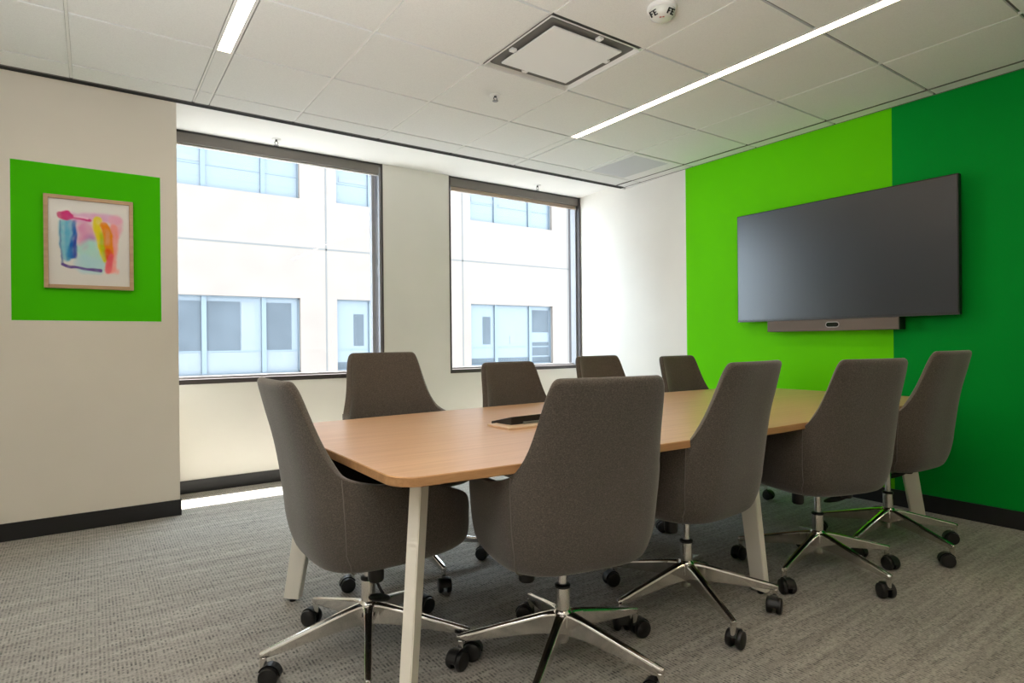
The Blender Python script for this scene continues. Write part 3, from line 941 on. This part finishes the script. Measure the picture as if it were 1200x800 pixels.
def place(root, loc, facing, base, dz, cast, label):
    """facing = direction the sitter looks (deg, 90 = +y); base = angle of one base leg"""
    root.location = loc; root['label'] = label; root['group'] = 'conference chairs round the table'
    rnd = random.Random(cast)
    root.rotation_euler = (0, 0, 0)
    rz = R(facing-90)
    for c in list(root.children):
        kind = c.name.split('.')[0]
        if kind == 'base_leg':
            pass
        elif kind in ('shell', 'seat_cushion', 'seam_piping', 'seat_mechanism', 'tension_knob', 'height_lever'):
            c.location = (0, 0, dz+(.045 if kind == 'height_lever' and facing != 0 else 0)) if not (kind == 'height_lever' and facing == 0) else (-.055, 0, dz+.012); c.rotation_euler = (0, 0, rz)
    k = 0
    for c in root.children:
        if c.name.split('.')[0] == 'base_leg':
            c.rotation_euler = (0, 0, R(base+72*k)); k += 1
            for g_ in c.children: g_.rotation_euler = (0, 0, rnd.uniform(0, 2*PI))

def dup(root):
    r = root.copy(); C.objects.link(r)
    for ch in list(root.children):
        c = ch.copy(); C.objects.link(c); c.parent = r
        for g_ in ch.children:
            d = g_.copy(); C.objects.link(d); d.parent = c
    return r
CH = [
    ((.786, 2.015, 0), 0, 32, -.022, 11, 'grey-brown fabric chair at the left end of the table, seen from its side'),
    ((1.289, 1.560, 0), 78, 0, -.014, 12, 'brown fabric swivel chair nearest the camera, its wide back hiding part of the table'),
    ((1.984, 1.608, 0), 95, 30, .010, 13, 'brown fabric swivel chair second from the camera along the near side of the table'),
    ((2.790, 1.495, 0), 74, 42, .004, 14, 'brown fabric swivel chair third along the near side, between two other near chairs'),
    ((3.462, 1.475, 0), 87, 35, .026, 15, 'brown fabric swivel chair on the near side closest to the dark green wall'),
    ((1.262, 2.69, 0), -90, 54, .040, 16, 'brown fabric chair on the window side in front of the pier between the windows'),
    ((2.04, 2.65, 0), -90, 10, -.030, 17, 'brown fabric chair on the window side with its top against the right window'),
    ((2.76, 2.65, 0), -90, 40, -.008, 18, 'brown fabric chair on the window side below the right edge of the right window'),
    ((3.56, 2.65, 0), -90, 20, -.025, 19, 'brown fabric chair on the window side standing against the white wall and lime paint'),
]
roots = [proto] + [dup(proto) for _ in CH[1:]]
for r_, a in zip(roots, CH): place(r_, *a)

# ---------------------------------------------------------------- light
w = bpy.data.worlds.new('sky'); S.world = w; w.use_nodes = True
nt = w.node_tree; bg = nt.nodes['Background']; bg.inputs[0].default_value = (.72, .86, 1.0, 1); bg.inputs[1].default_value = 10.5
sun = bpy.data.lights.new('sun', 'SUN'); sun.energy = 60; sun.angle = R(.53); sun.color = (1, .97, .93)
so = bpy.data.objects.new('sun', sun); C.objects.link(so)
d = Vector((-.06, -.24, -1)); so.rotation_euler = d.to_track_quat('-Z', 'Y').to_euler(); so.location = (0, 9, 12)
def area(name, loc, size, energy, color, d, spread=PI):
    l = bpy.data.lights.new(name, 'AREA'); l.shape = 'RECTANGLE'; l.size, l.size_y = size; l.energy = energy; l.color = color
    l.spread = spread
    o = bpy.data.objects.new(name, l); C.objects.link(o); o.location = loc; o.rotation_euler = Vector(d).to_track_quat('-Z', 'Y').to_euler()
    return o
area('added_bounce_fill', (-.7, .3, 1.25), (1.1, 1.1), 80, (1, .985, .96), (.22, .32, 1), R(140))  # added unseen fill, brightens ceiling and walls
for nm, (x0, x1) in (('portal_left', (XP, W1[1])), ('portal_right', W2)):
    p = area(nm, ((x0+x1)/2, 5.2, 1.72), (x1-x0, 1.8), 1, (1, 1, 1), (0, -1, 0)); p.data.cycles.is_portal = True

# ---------------------------------------------------------------- camera
cam = bpy.data.cameras.new('camera'); co = bpy.data.objects.new('camera', cam); C.objects.link(co)
cam.sensor_width = 36; cam.sensor_fit = 'HORIZONTAL'; cam.lens = 703.84/1200*36
cam.shift_y = (401.31-400)/1200
cam.clip_start = .05; cam.clip_end = 200
yaw, pitch, roll = .6104, -.001, -.0096
f = Vector((math.sin(yaw)*math.cos(pitch), math.cos(yaw)*math.cos(pitch), math.sin(pitch)))
r0 = Vector((math.cos(yaw), -math.sin(yaw), 0)); u0 = r0.cross(f)
# image: right/up axes rotated by the small roll measured from the verticals
r1 = r0*math.cos(roll)+u0*math.sin(roll); u1 = u0*math.cos(roll)-r0*math.sin(roll)
co.matrix_world = Matrix(((r1.x, u1.x, -f.x, 0), (r1.y, u1.y, -f.y, 0), (r1.z, u1.z, -f.z, CAMZ), (0, 0, 0, 1)))
S.camera = co

S.view_settings.view_transform = 'Standard'
S.view_settings.look = 'None'
S.view_settings.exposure = 0
S.cycles.use_denoising = True
S.cycles.max_bounces = 10
S.cycles.diffuse_bounces = 6
S.cycles.transparent_max_bounces = 12
S.cycles.sample_clamp_indirect = 8
S.cycles.caustics_reflective = False
